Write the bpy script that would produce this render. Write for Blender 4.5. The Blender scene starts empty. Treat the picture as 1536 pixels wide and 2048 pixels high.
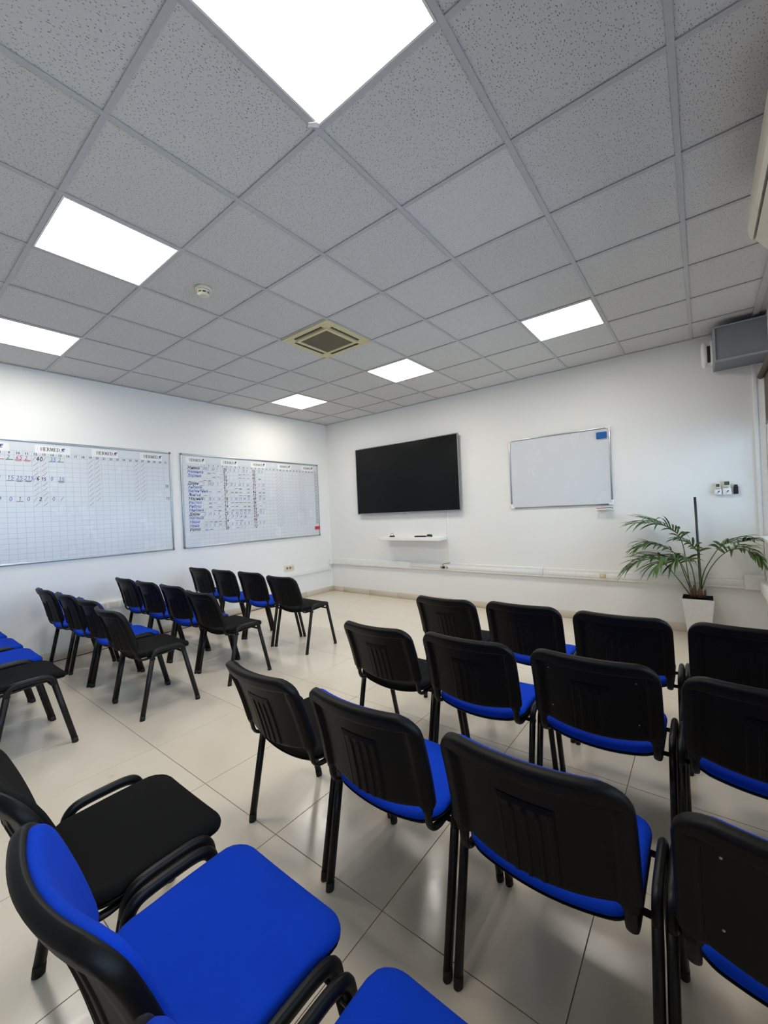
import bpy, bmesh, math, random
from mathutils import Vector, Matrix, Quaternion
random.seed(7)
scene = bpy.context.scene
col = scene.collection
R = math.radians

# ---------------------------------------------------------------- camera
H = 3.042                      # room height; z = 0 on the floor
CAM = Vector((1.83187, -5.44915, H - 1.63736))
YAW, PITCH, ROLL, FPX = 0.661638, -0.000112, -0.044087, 816.9
cy_, sy_ = math.cos(YAW), math.sin(YAW)
fwd = Vector((-sy_ * math.cos(PITCH), cy_ * math.cos(PITCH), math.sin(PITCH)))
rgt = Vector((cy_, sy_, 0)); up_ = rgt.cross(fwd)
c_, s_ = math.cos(ROLL), math.sin(ROLL)
rgt, up_ = c_ * rgt + s_ * up_, -s_ * rgt + c_ * up_
cam_data = bpy.data.cameras.new('camera')
cam_data.sensor_fit = 'VERTICAL'; cam_data.sensor_height = 24.0
cam_data.lens = FPX / 2048 * 24.0
cam_data.clip_start = 0.02; cam_data.clip_end = 200
cam = bpy.data.objects.new('camera', cam_data); col.objects.link(cam)
m = Matrix.Identity(4)
for i in range(3):
    m[i][0], m[i][1], m[i][2], m[i][3] = rgt[i], up_[i], -fwd[i], CAM[i]
cam.matrix_world = m
scene.camera = cam

def at(px, py, Y):
    """photo pixel -> world point on the plane y = Y"""
    d = fwd + (px - 768) / FPX * rgt - (py - 1024) / FPX * up_
    return CAM + d * ((Y - CAM.y) / d.y)

# ---------------------------------------------------------------- light
world = bpy.data.worlds.new('sky'); scene.world = world
world.use_nodes = True
bg = world.node_tree.nodes['Background']
bg.inputs[0].default_value = (0.60, 0.77, 1.0, 1); bg.inputs[1].default_value = 6.6
PANEL_COL = (1.0, 0.948, 0.868); PANEL_STR = 17.0
vs = scene.view_settings
vs.view_transform = 'Standard'; vs.look = 'None'; vs.gamma = 1; vs.use_curve_mapping = False
vs.exposure = 0.15

# ---------------------------------------------------------------- materials
def srgb(r, g, b):
    f = lambda c: c / 12.92 if c <= 0.04045 else ((c + 0.055) / 1.055) ** 2.4
    return (f(r / 255), f(g / 255), f(b / 255), 1)
class NT:
    def __init__(s, name):
        s.m = bpy.data.materials.new(name); s.m.use_nodes = True
        s.t = s.m.node_tree; s.p = s.t.nodes['Principled BSDF']; s.out = s.t.nodes['Material Output']
    def n(s, typ, **kw):
        nd = s.t.nodes.new(typ)
        for k, v in kw.items(): setattr(nd, k, v)
        return nd
    def l(s, a, b): s.t.links.new(a, b)
    def val(s, sock, v):
        if hasattr(v, 'bl_idname') or hasattr(v, 'is_linked'): s.l(v, sock)
        else: sock.default_value = v
    def math(s, op, a, b=0.0, clamp=False):
        nd = s.n('ShaderNodeMath', operation=op, use_clamp=clamp)
        s.val(nd.inputs[0], a); s.val(nd.inputs[1], b); return nd.outputs[0]
    def vmath(s, op, a, b):
        nd = s.n('ShaderNodeVectorMath', operation=op)
        s.val(nd.inputs[0], a); s.val(nd.inputs[1], b); return nd.outputs[0]
    def mix(s, fac, a, b):
        nd = s.n('ShaderNodeMix', data_type='RGBA')
        s.val(nd.inputs[0], fac); s.val(nd.inputs[6], a); s.val(nd.inputs[7], b); return nd.outputs[2]
    def noise(s, vec, scale, detail=3, rough=.5):
        nd = s.n('ShaderNodeTexNoise'); nd.inputs['Scale'].default_value = scale
        nd.inputs['Detail'].default_value = detail; nd.inputs['Roughness'].default_value = rough
        if vec is not None: s.l(vec, nd.inputs['Vector'])
        return nd.outputs['Fac']
    def ramp(s, fac, lo, hi):
        nd = s.n('ShaderNodeMapRange'); nd.interpolation_type = 'SMOOTHSTEP'
        s.val(nd.inputs[0], fac); nd.inputs[1].default_value = lo; nd.inputs[2].default_value = hi
        return nd.outputs[0]
    def bump(s, h, strength, dist):
        nd = s.n('ShaderNodeBump'); nd.inputs['Strength'].default_value = strength
        nd.inputs['Distance'].default_value = dist; s.l(h, nd.inputs['Height'])
        s.l(nd.outputs[0], s.p.inputs['Normal'])
    def base(s, c): s.val(s.p.inputs['Base Color'], c)
def coords(t, loc=False):
    o = t.n('ShaderNodeTexCoord').outputs['Object']
    if loc:
        i = t.n('ShaderNodeObjectInfo')
        o = t.vmath('ADD', o, i.outputs['Location'])
    return o
M = {}
def simple(name, color, rough=.5, metal=0.0, spec=.5, grain=None, bumpd=None):
    t = NT(name); t.p.inputs['Roughness'].default_value = rough; t.p.inputs['Metallic'].default_value = metal
    t.p.inputs['Specular IOR Level'].default_value = spec
    v = coords(t)
    f = t.noise(v, grain or 30, 3)
    k = [max(0, c * .9) for c in color[:3]] + [1]; k2 = [min(1, c * 1.08) for c in color[:3]] + [1]
    t.base(t.mix(f, k, k2))
    if bumpd: t.bump(t.noise(v, bumpd[0], 2), bumpd[1], bumpd[2])
    M[name] = t.m
    return t
# painted plaster walls
t = NT('wall_paint'); v = coords(t)
t.base(t.mix(t.noise(v, 1.3, 4), srgb(232, 232, 228), srgb(238, 238, 235)))
t.p.inputs['Roughness'].default_value = .75
t.bump(t.noise(v, 160, 4, .6), .35, .0012); M['wall'] = t.m
# mineral fibre ceiling tile: fissures and pin holes
t = NT('fissured_tile'); v = coords(t, True)
mp = t.n('ShaderNodeMapping'); mp.inputs['Scale'].default_value = (105, 62, 1); mp.inputs['Rotation'].default_value = (0, 0, .35); t.l(v, mp.inputs[0])
ns = t.n('ShaderNodeTexNoise'); ns.inputs['Scale'].default_value = 22; t.l(v, ns.inputs[0])
dv = t.vmath('ADD', mp.outputs[0], t.vmath('SCALE', ns.outputs['Color'], (0, 0, 0)))
sc = t.n('ShaderNodeVectorMath', operation='SCALE'); t.l(ns.outputs['Color'], sc.inputs[0]); sc.inputs['Scale'].default_value = 2.2
dv = t.vmath('ADD', mp.outputs[0], sc.outputs[0])
vo = t.n('ShaderNodeTexVoronoi'); vo.voronoi_dimensions = '2D'; vo.inputs['Scale'].default_value = 1; t.l(dv, vo.inputs['Vector'])
near = t.math('SUBTRACT', 1, t.ramp(vo.outputs['Distance'], .095, .19))
sep = t.n('ShaderNodeSeparateColor'); t.l(vo.outputs['Color'], sep.inputs[0])
gate = t.ramp(sep.outputs[0], .25, .6)
hole = t.math('MULTIPLY', near, gate)
mp2 = t.n('ShaderNodeMapping'); mp2.inputs['Scale'].default_value = (210, 130, 1); t.l(v, mp2.inputs[0])
vo2 = t.n('ShaderNodeTexVoronoi'); vo2.voronoi_dimensions = '2D'; vo2.inputs['Scale'].default_value = 1; t.l(mp2.outputs[0], vo2.inputs['Vector'])
pin = t.math('MULTIPLY', t.math('SUBTRACT', 1, t.ramp(vo2.outputs['Distance'], .1, .3)), .16)
spk = t.math('MAXIMUM', hole, pin)
fine = t.noise(v, 420, 2)
b0 = t.mix(fine, srgb(209, 208, 205), srgb(223, 222, 219))
oi = t.n('ShaderNodeObjectInfo')
b0 = t.mix(t.math('MULTIPLY', oi.outputs['Random'], .35), b0, srgb(204, 202, 197))
t.base(t.mix(t.math('MULTIPLY', spk, .82), b0, srgb(92, 90, 88)))
t.p.inputs['Roughness'].default_value = .95; t.p.inputs['Specular IOR Level'].default_value = .1
t.bump(t.math('ADD', t.math('MULTIPLY', spk, -1), t.math('MULTIPLY', fine, .25)), .6, .002); M['tile'] = t.m
# the same tile with a dried water mark
st = t.m.copy(); st.name = 'stained_tile'
nt = st.node_tree; pb = nt.nodes['Principled BSDF']; lk = pb.inputs['Base Color'].links[0]
tc = nt.nodes.new('ShaderNodeTexCoord'); mpp = nt.nodes.new('ShaderNodeMapping')
mpp.inputs['Location'].default_value = (-.13, .17, 0); nt.links.new(tc.outputs['Object'], mpp.inputs[0])
nz = nt.nodes.new('ShaderNodeTexNoise'); nz.inputs['Scale'].default_value = 7; nt.links.new(tc.outputs['Object'], nz.inputs[0])
ln = nt.nodes.new('ShaderNodeVectorMath'); ln.operation = 'LENGTH'; nt.links.new(mpp.outputs[0], ln.inputs[0])
ad = nt.nodes.new('ShaderNodeMath'); ad.operation = 'MULTIPLY_ADD'; nt.links.new(nz.outputs['Fac'], ad.inputs[0]); ad.inputs[1].default_value = .06; nt.links.new(ln.outputs['Value'], ad.inputs[2])
cr = nt.nodes.new('ShaderNodeValToRGB'); e = cr.color_ramp.elements
e[0].position = 0; e[0].color = (.22, .22, .22, 1); e[1].position = .19; e[1].color = (0, 0, 0, 1)
a = e.new(.165); a.color = (.28, .28, .28, 1); a = e.new(.178); a.color = (.6, .6, .6, 1)
nt.links.new(ad.outputs[0], cr.inputs[0])
mx = nt.nodes.new('ShaderNodeMix'); mx.data_type = 'RGBA'; nt.links.new(cr.outputs[0], mx.inputs[0])
nt.links.new(lk.from_socket, mx.inputs[6]); mx.inputs[7].default_value = srgb(205, 190, 165)
nt.links.new(mx.outputs[2], pb.inputs['Base Color']); M['tile_stain'] = st
# newer, whiter replacement tile
nw = M['tile'].copy(); nw.name = 'new_tile'; nt = nw.node_tree; pb = nt.nodes['Principled BSDF']; lk = pb.inputs['Base Color'].links[0]
mx = nt.nodes.new('ShaderNodeMix'); mx.data_type = 'RGBA'; mx.inputs[0].default_value = .2
nt.links.new(lk.from_socket, mx.inputs[6]); mx.inputs[7].default_value = srgb(240, 240, 238); nt.links.new(mx.outputs[2], pb.inputs['Base Color']); M['tile_new'] = nw
# polished porcelain floor tile
t = NT('porcelain_floor'); v = coords(t, True)
oi = t.n('ShaderNodeObjectInfo')
n1 = t.noise(v, 3.5, 5, .6); n2 = t.noise(v, 260, 2)
b0 = t.mix(n1, srgb(220, 208, 189), srgb(232, 222, 205))
b0 = t.mix(t.math('MULTIPLY', n2, .35), b0, srgb(210, 199, 182))
b0 = t.mix(t.math('MULTIPLY', oi.outputs['Random'], .3), b0, srgb(218, 206, 187))
scuff = t.math('MULTIPLY', t.ramp(t.noise(v, 9, 6, .7), .62, .72), t.ramp(t.noise(v, 1.2, 2), .5, .65))
t.base(t.mix(t.math('MULTIPLY', scuff, .35), b0, srgb(150, 141, 128)))
rg = t.math('ADD', .11, t.math('MULTIPLY', t.noise(v, 14, 4, .6), .16))
t.l(rg, t.p.inputs['Roughness']); t.p.inputs['Specular IOR Level'].default_value = .55
t.bump(n2, .05, .0005); M['floor'] = t.m
simple('grout', srgb(104, 96, 86), .9)
simple('skirting', srgb(208, 196, 178), .35, grain=6)
simple('ceiling_metal', srgb(192, 192, 193), .6)
simple('void_board', srgb(60, 60, 60), .9)
simple('white_plastic', srgb(236, 236, 232), .45)
simple('old_plastic', srgb(222, 216, 196), .5)
simple('yellow_plastic', srgb(216, 204, 160), .5)
simple('beige_plastic', srgb(225, 217, 196), .5)
simple('ac_plastic', srgb(198, 192, 174), .5)
simple('dark_slot', srgb(24, 22, 20), .8)
simple('brown_grille', srgb(132, 122, 100), .7)
simple('aluminium', srgb(176, 180, 184), .32, .9)
simple('corner_grey', srgb(110, 112, 116), .5)
simple('screen', srgb(7, 8, 9), .25, spec=.22)
simple('screen_bezel', srgb(150, 152, 156), .35, .8)
simple('back_black', srgb(14, 14, 15), .6)
simple('white_paint', srgb(240, 240, 237), .4)
simple('grey_metal', srgb(128, 131, 140), .5, grain=8)
simple('grey_metal_light', srgb(160, 163, 172), .5)
simple('black_plastic', srgb(10, 11, 12), .48, spec=.2, grain=60, bumpd=(700, .25, .0006))
simple('black_tube', srgb(10, 11, 12), .42, spec=.3, bumpd=(500, .1, .0004))
simple('rubber', srgb(14, 14, 14), .7)
simple('eraser_blue', srgb(8, 92, 165), .7)
simple('marker_red', srgb(150, 40, 45), .4)
simple('marker_dark', srgb(45, 70, 60), .4)
simple('magnet_red', srgb(205, 40, 45), .4)
simple('ink_blue', srgb(88, 108, 180), .6)
simple('ink_black', srgb(52, 52, 58), .6)
simple('ink_red', srgb(196, 70, 84), .6)
simple('ink_green', srgb(60, 140, 120), .6)
simple('ink_hatch', srgb(150, 120, 122), .6)
simple('grid_print', srgb(166, 174, 182), .6)
simple('num_print', srgb(92, 98, 114), .6)
simple('paper', srgb(230, 231, 230), .6)
simple('logo_dark', srgb(64, 62, 74), .6)
simple('logo_warm', srgb(150, 105, 80), .6)
simple('logo_blue', srgb(52, 54, 120), .6)
simple('logo_blue_light', srgb(120, 126, 175), .6)
simple('lcd', srgb(70, 84, 78), .3)
simple('keys', srgb(150, 150, 150), .5)
simple('soil', srgb(20, 16, 12), .95, bumpd=(60, 1, .01))
simple('liner', srgb(14, 14, 14), .6)
simple('sheath', srgb(116, 88, 66), .8, grain=40)
simple('stake', srgb(30, 34, 42), .4)
simple('blind_brown', srgb(96, 84, 74), .8)
simple('ground', srgb(205, 205, 203), .9)  # pale so the plane outside bounces more daylight up to the ceiling
simple('steel', srgb(170, 170, 172), .3, .9)
t = simple('frond_stem', srgb(86, 108, 58), .5)
t = NT('palm_leaf'); v = coords(t); oi = t.n('ShaderNodeObjectInfo')
c = t.mix(oi.outputs['Random'], srgb(44, 84, 40), srgb(100, 132, 68))
t.base(t.mix(t.math('MULTIPLY', t.noise(v, 60, 2), .4), c, srgb(34, 62, 40)))
t.p.inputs['Roughness'].default_value = .38; M['leaf'] = t.m
def fabric(name, c):
    t = NT(name); v = coords(t)
    f = t.noise(v, 900, 2, .6); g = t.noise(v, 25, 3)
    c2 = [min(1, x * 1.5 + .004) for x in c[:3]] + [1]
    b = t.mix(t.math('MULTIPLY', f, .8), c, c2)
    t.base(t.mix(t.math('MULTIPLY', g, .2), b, [x * .7 for x in c[:3]] + [1]))
    t.p.inputs['Roughness'].default_value = .92; t.p.inputs['Specular IOR Level'].default_value = .15
    t.p.inputs['Sheen Weight'].default_value = .05; t.p.inputs['Sheen Roughness'].default_value = .5
    t.p.inputs['Sheen Tint'].default_value = [min(1, x * 2 + .05) for x in c[:3]] + [1]
    t.bump(f, .5, .0008); M[name] = t.m
fabric('fabric_blue', srgb(2, 54, 172)); fabric('fabric_black', srgb(11, 11, 11))
# dry-wipe enamel
t = NT('board_enamel'); v = coords(t)
t.base(t.mix(t.noise(v, 2.5, 4), srgb(208, 213, 218), srgb(218, 222, 226)))
t.l(t.math('ADD', .2, t.math('MULTIPLY', t.noise(v, 3, 4), .12)), t.p.inputs['Roughness']); M['enamel'] = t.m
# lamp diffuser
t = NT('lamp_diffuser'); em = t.n('ShaderNodeEmission'); em.inputs[0].default_value = (*PANEL_COL, 1); em.inputs[1].default_value = PANEL_STR
t.l(em.outputs[0], t.out.inputs[0]); M['diffuser'] = t.m
# window glass
t = NT('window_glass'); tr = t.n('ShaderNodeBsdfTransparent'); tr.inputs[0].default_value = (.9, .94, .96, 1)
gl = t.n('ShaderNodeBsdfGlossy'); gl.inputs['Roughness'].default_value = .03
fr = t.n('ShaderNodeFresnel'); fr.inputs[0].default_value = 1.45
ms = t.n('ShaderNodeMixShader'); t.l(fr.outputs[0], ms.inputs[0]); t.l(tr.outputs[0], ms.inputs[1]); t.l(gl.outputs[0], ms.inputs[2])
t.l(ms.outputs[0], t.out.inputs[0]); M['glass'] = t.m

# ---------------------------------------------------------------- mesh helpers
class MB:
    """collects geometry, then becomes ONE mesh"""
    def __init__(s): s.v = []; s.f = []; s.smooth = []
    def add(s, vs_, fs, smooth=False):
        o = len(s.v); s.v += [tuple(p) for p in vs_]
        for f in fs: s.f.append([o + i for i in f]); s.smooth.append(smooth)
        return s
    def box(s, x0, x1, y0, y1, z0, z1):
        s.add([(x0, y0, z0), (x1, y0, z0), (x1, y1, z0), (x0, y1, z0), (x0, y0, z1), (x1, y0, z1), (x1, y1, z1), (x0, y1, z1)],
              [(0, 3, 2, 1), (4, 5, 6, 7), (0, 1, 5, 4), (1, 2, 6, 5), (2, 3, 7, 6), (3, 0, 4, 7)]); return s
    def bbox(s, x0, x1, y0, y1, z0, z1, b=.004, seg=2):
        bm = bmesh.new(); bmesh.ops.create_cube(bm, size=1)
        for v in bm.verts:
            v.co = Vector(((x0 + x1) / 2 + v.co.x * (x1 - x0), (y0 + y1) / 2 + v.co.y * (y1 - y0), (z0 + z1) / 2 + v.co.z * (z1 - z0)))
        bmesh.ops.bevel(bm, geom=bm.edges[:], offset=b, segments=seg, affect='EDGES', profile=.5)
        bm.verts.index_update()
        s.add([v.co[:] for v in bm.verts], [[v.index for v in f.verts] for f in bm.faces], True); bm.free(); return s
    def tube(s, pts, ra, rb=None, n=10, side=None, caps=True, smooth=True):
        """sweep; ra along 'side' vector, rb across; ra may be list"""
        pts = [Vector(p) for p in pts]; rb = ra if rb is None else rb
        L = len(pts); vs_ = []; prev = Vector(side) if side else None
        for i, p in enumerate(pts):
            T = (pts[min(i + 1, L - 1)] - pts[max(i - 1, 0)]).normalized()
            S = prev if prev is not None else (Vector((1, 0, 0)) if abs(T.x) < .9 else Vector((0, 1, 0)))
            S = (S - T * S.dot(T)).normalized(); U = T.cross(S)
            if side is None: prev = S
            a = ra[i] if isinstance(ra, (list, tuple)) else ra; b = rb[i] if isinstance(rb, (list, tuple)) else rb
            for k in range(n):
                w = 2 * math.pi * k / n
                vs_.append(p + S * a * math.cos(w) + U * b * math.sin(w))
        fs = [(i * n + k, i * n + (k + 1) % n, (i + 1) * n + (k + 1) % n, (i + 1) * n + k) for i in range(L - 1) for k in range(n)]
        s.add(vs_, fs, smooth)
        if caps:
            o = len(s.v) - len(vs_)
            s.f.append([o + k for k in range(n)][::-1]); s.smooth.append(False)
            s.f.append([o + (L - 1) * n + k for k in range(n)]); s.smooth.append(False)
        return s
    def disc(s, c, axis, r, h, n=20, r2=None):
        c = Vector(c); ax = Vector(axis).normalized()
        return s.tube([c, c + ax * h], [r, r if r2 is None else r2], [r, r if r2 is None else r2], n)
    def quad(s, a, b, c, d): return s.add([a, b, c, d], [(0, 1, 2, 3)])
    def mesh(s, name, mats):
        me = bpy.data.meshes.new(name); me.from_pydata(s.v, [], s.f)
        for k in (mats if isinstance(mats, (list, tuple)) else [mats]): me.materials.append(M[k])
        me.polygons.foreach_set('use_smooth', s.smooth); me.update(); return me
    def build(s, name, mat, parent=None, loc=None):
        return link(name, s.mesh(name, mat), parent, loc)
def link(name, data, parent=None, loc=None):
    o = bpy.data.objects.new(name, data); col.objects.link(o)
    if parent: o.parent = parent
    if loc: o.location = loc
    return o
def tag(o, label=None, cat=None, group=None, kind=None):
    if label: o['label'] = label
    if cat: o['category'] = cat
    if group: o['group'] = group
    if kind: o['kind'] = kind
    return o
def empty(name, loc=(0, 0, 0), rz=0):
    o = bpy.data.objects.new(name, None); col.objects.link(o); o.location = loc; o.rotation_euler = (0, 0, rz)
    o.empty_display_size = .1; return o
def bez(pts, n=6):
    """Catmull-Rom through the points"""
    P = [Vector(p) for p in pts]; P = [2 * P[0] - P[1]] + P + [2 * P[-1] - P[-2]]; out = []
    for i in range(1, len(P) - 2):
        for k in range(n):
            u = k / n; a, b, c, d = P[i - 1:i + 3]
            out.append(.5 * (2 * b + (c - a) * u + (2 * a - 5 * b + 4 * c - d) * u * u + (3 * b - a - 3 * c + d) * u ** 3))
    out.append(P[-2]); return out

# ---------------------------------------------------------------- room shell
XL, XR, YF, YB = -3.585, 2.34, -0.122, -9.0
PARX = 2.288                     # inner face of the parapet under the windows
floor = tag(MB().box(XL - .15, XR + .15, YB - .15, YF + .15, -.15, -.0022).build('floor', 'grout'), kind='structure')
def cells(o, lo, hi, step=.6):
    k = math.floor((lo - o) / step); out = []
    while o + k * step < hi - 1e-6:
        a, b = max(lo, o + k * step), min(hi, o + (k + 1) * step)
        if b - a > .012: out.append((a, b))
        k += 1
    return out
cache = {}
def tile_mesh(w, d, g, zt, zb, ch, mat, down=False):
    key = (round(w, 4), round(d, 4), mat, down)
    if key not in cache:
        a, b = w / 2 - g, d / 2 - g
        sgn = -1 if down else 1
        mb = MB()
        v0 = [(-a, -b, zb), (a, -b, zb), (a, b, zb), (-a, b, zb)]
        v1 = [(-a, -b, zt - sgn * ch), (a, -b, zt - sgn * ch), (a, b, zt - sgn * ch), (-a, b, zt - sgn * ch)]
        v2 = [(-a + ch, -b + ch, zt), (a - ch, -b + ch, zt), (a - ch, b - ch, zt), (-a + ch, b - ch, zt)]
        fs = [(8, 9, 10, 11)] + [(i, (i + 1) % 4, 4 + (i + 1) % 4, 4 + i) for i in range(4)] + [(4 + i, 4 + (i + 1) % 4, 8 + (i + 1) % 4, 8 + i) for i in range(4)]
        if down: fs = [f[::-1] for f in fs]
        mb.add(v0 + v1 + v2, fs)
        cache[key] = mb.mesh('tile', mat)
    return cache[key]
for (x0, x1) in cells(.293, XL, XR):
    for (y0, y1) in cells(-4.355, YB, YF):
        link('floor_tile', tile_mesh(x1 - x0, y1 - y0, .0013, 0, -.004, .0008, 'floor'), floor, ((x0 + x1) / 2, (y0 + y1) / 2, 0))
ceiling = tag(MB().box(XL - .15, XR + .15, YB - .15, YF + .15, H + .12, H + .2).build('ceiling', 'void_board'), kind='structure')
CX = 2.262                       # the tile field ends here against an angle
LIGHTS = [(lx, ly) for ly in (-1.5, -4.5) for lx in (-2.7, -.9, .9)]
CASS = (-.9, -2.7)
NEW = [(-.3, -3.3), (.9, -3.3)]      # newer tiles
for (x0, x1) in cells(0, XL, CX):
    for (y0, y1) in cells(0, YB, YF):
        mx_, my_ = (x0 + x1) / 2, (y0 + y1) / 2
        if any(abs(mx_ - a) < .1 and abs(my_ - b) < .1 for a, b in LIGHTS + [CASS]): continue
        stn = abs(mx_ + .9) < .1 and abs(my_ + 2.1) < .1
        link('ceiling_tile', tile_mesh(x1 - x0, y1 - y0, .0045, H + .0065, H + .02, .001, 'tile_stain' if stn else 'tile_new' if any(abs(mx_ - a) < .1 and abs(my_ - b) < .1 for a, b in NEW) else 'tile', True), ceiling, (mx_, my_, 0))
rail_y = MB().box(-.012, .012, YB, YF, 0, .003).box(-.002, .002, YB, YF, .003, .04).mesh('rail', 'ceiling_metal')
k = -5
while k * .6 < CX:
    link('ceiling_rail', rail_y, ceiling, (k * .6, 0, H)); k += 1
for (x0, x1) in cells(0, XL, CX):
    w = (x1 - x0) / 2 - .0123
    cm = MB().box(-w, w, -.012, .012, .0002, .003).box(-w, w, -.002, .002, .003, .04).mesh('cross_tee', 'ceiling_metal')
    for n in range(1, 15):
        link('cross_tee', cm, ceiling, ((x0 + x1) / 2, -.6 * n, H))
for a in [(XL, CX, YF - .022, YF, H - .0005, H + .003), (XL, CX, YB, YB + .022, H - .0005, H + .003), (XL, XL + .022, YB, YF, H - .0005, H + .003)]:
    MB().box(*a).build('wall_angle', 'ceiling_metal', ceiling)
MB().bbox(CX - .012, CX + .03, YB, YF, H - .02, H + .003, .003).box(CX + .03, XR, YB, YF, H - .004, H + .003).build('edge_trim', 'ceiling_metal', ceiling)

tag(MB().box(XL - .15, XL, YB - .15, YF + .15, -.15, H + .12).build('wall_left', 'wall'), kind='structure')
tag(MB().box(XL, XR + .15, YF, YF + .15, -.15, H + .12).build('wall_far', 'wall'), kind='structure')
tag(MB().box(XL, XR + .15, YB - .15, YB, -.15, H + .12).build('wall_back', 'wall'), kind='structure')
WIN = [(-2.15, -.175), (-4.42, -2.42), (-6.62, -4.72), (-8.75, -6.92)]
SILL, HEAD = 1.02, 2.5
wr = MB().box(PARX, XR + .15, YB, YF, -.15, SILL - .03).box(XR, XR + .15, YB, YF, HEAD, H + .12)
ys = [YF] + [q for w in WIN for q in (w[1], w[0])] + [YB]
for i in range(0, len(ys), 2): wr.box(XR, XR + .15, ys[i + 1], ys[i], SILL - .03, HEAD)
tag(wr.build('wall_right', 'wall'), kind='structure')
for i, (y0, y1) in enumerate(WIN):
    w = tag(empty('window_%d' % (i + 1) + ('_offscreen' if i else ''), (XR + .06, (y0 + y1) / 2, SILL)), kind='structure')
    hw, hh = (y1 - y0) / 2, HEAD - SILL
    f = MB().box(0, .06, -hw, -hw + .05, 0, hh).box(0, .06, hw - .05, hw, 0, hh).box(0, .06, -hw + .05, hw - .05, 0, .05).box(0, .06, -hw + .05, hw - .05, hh - .05, hh)
    f.build('window_frame', 'white_plastic', w)
    MB().box(-.01, .06, -.045, .045, .05, hh - .05).build('mullion', 'white_plastic', w)
    for s in (-1, 1):
        a, b = sorted((s * .045, s * (hw - .05)))
        MB().box(.025, .035, a, b, .05, hh - .05).build('pane', 'glass', w)
    hd = MB().bbox(-.045, -.03, -.012, .012, .5, .62, .004).box(-.03, -.01, -.01, .01, .55, .58).build('window_handle', 'grey_metal', w)
    MB().bbox(PARX - .03 - XR - .06, .0, -hw - .03 if i else -hw, hw + .03 if i else hw, -.03, 0, .006).build('window_sill', 'white_paint', w)
    bl = tag(empty('roller_blind', (XR - .028, (y0 + y1) / 2, HEAD + .03)), ['brown roller blind drawn up over the window next to the television wall corner', 'brown roller blind over the window under the wall air conditioner',
             'brown roller blind on the third window from the television wall', 'brown roller blind on the window nearest the back wall'][i], 'blind', 'roller blinds on the window wall')
    MB().tube([(0, -hw, 0), (0, hw, 0)], .026, n=14).build('roll', 'blind_brown', bl)
    dz = .44 if i == 0 else .16  # added blinds on the unseen windows, kept short to let more daylight in
    MB().box(.022, .0245, -hw + .02, hw - .02, -dz, .0).build('blind_cloth', 'blind_brown', bl)
    MB().bbox(.018, .0275, -hw + .02, hw - .02, -dz - .022, -dz, .003).build('bottom_bar', 'grey_metal', bl)
tag(MB().box(3, 60, -60, 50, -3.2, -3.0).build('ground_outside', 'ground'), kind='structure')  # unseen plane added to block low blue sky and bounce light onto the ceiling
# skirting tiles
bf = tag(MB().box(XL, PARX, YF - .004, YF, 0, .088).build('baseboard_far', 'grout'), kind='structure')
for (x0, x1) in cells(.293, XL + .009, PARX):
    link('skirting_tile', MB().bbox(x0 + .001, x1 - .001, YF - .0095, YF - .003, .0005, .09, .0012, 1).mesh('skirt', 'skirting'), bf)
bl_ = tag(MB().box(XL, XL + .004, YB, YF, 0, .088).build('baseboard_left', 'grout'), kind='structure')
for (y0, y1) in cells(-4.355, YB, YF):
    link('skirting_tile', MB().bbox(XL + .003, XL + .0095, y0 + .001, y1 - .001, .0005, .09, .0012, 1).mesh('skirt', 'skirting'), bl_)
# corner strip on the far wall
MBt = MB().bbox(2.255, 2.285, YF - .016, YF, .62, H - .02, .003).box(2.285, 2.336, YF - .006, YF, 1.02, H - .02)
tag(MBt.build('trim_1', 'white_paint'), kind='structure')

# ---------------------------------------------------------------- ceiling fittings
lab_l = ['square ceiling light panel above the corner of the two planner boards', 'square ceiling light panel between the ceiling cassette and the television wall',
         'square ceiling light panel above the whiteboard end of the television wall', 'square ceiling light panel above the rows beside the planner board wall',
         'square ceiling light panel in the middle row, next to the smoke detector', 'square ceiling light panel with a torn paper tag at its corner']
fr_me = None
for i, (lx, ly) in enumerate(LIGHTS):
    o = tag(empty('ceiling_light', (lx, ly, H)), lab_l[i], 'ceiling light', 'square ceiling light panels')
    if fr_me is None:
        a = .2865
        mb = MB()
        for (x0, x1, y0, y1) in [(-a, a, -a, -a + .009), (-a, a, a - .009, a), (-a, -a + .009, -a + .009, a - .009), (a - .009, a, -a + .009, a - .009)]:
            mb.box(x0, x1, y0, y1, -.001, .02)
        fr_me = mb.mesh('light_frame', 'white_plastic')
        b = a - .009
        di_me = MB().add([(-b, -b, .003), (b, -b, .003), (b, b, .003), (-b, b, .003)], [(3, 2, 1, 0)]).mesh('diffuser', 'diffuser')
        bk_me = MB().box(-.287, .287, -.287, .287, .02, .05).mesh('housing', 'white_plastic')
    link('frame', fr_me, o); link('diffuser', di_me, o); link('housing', bk_me, o)
tg = MB()
q_ = [(.612, -4.212, H - .003), (.622, -4.238, H - .004), (.602, -4.262, H - .012), (.586, -4.252, H - .013)]
tg.add(q_ + [(a, b_, c - .0006) for a, b_, c in q_], [(0, 1, 2, 3), (7, 6, 5, 4), (0, 4, 5, 1), (1, 5, 6, 2), (2, 6, 7, 3), (3, 7, 4, 0)])
tag(tg.build('paper_tag', 'paper'), 'torn bit of white paper hanging at the corner of a ceiling light', 'paper')

# cassette air conditioner
cs = tag(empty('ceiling_cassette', (*CASS, H)), 'yellowed square ceiling cassette air conditioner with brown grille', 'air conditioner')
a = .298; mb = MB()
def ring(mb, a, b, z0, z1):
    for (x0, x1, y0, y1) in [(-a, a, -a, -b), (-a, a, b, a), (-a, -b, -b, b), (b, a, -b, b)]: mb.box(x0, x1, y0, y1, z0, z1)
ring(mb, a, .2615, -.010, .02)
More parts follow.
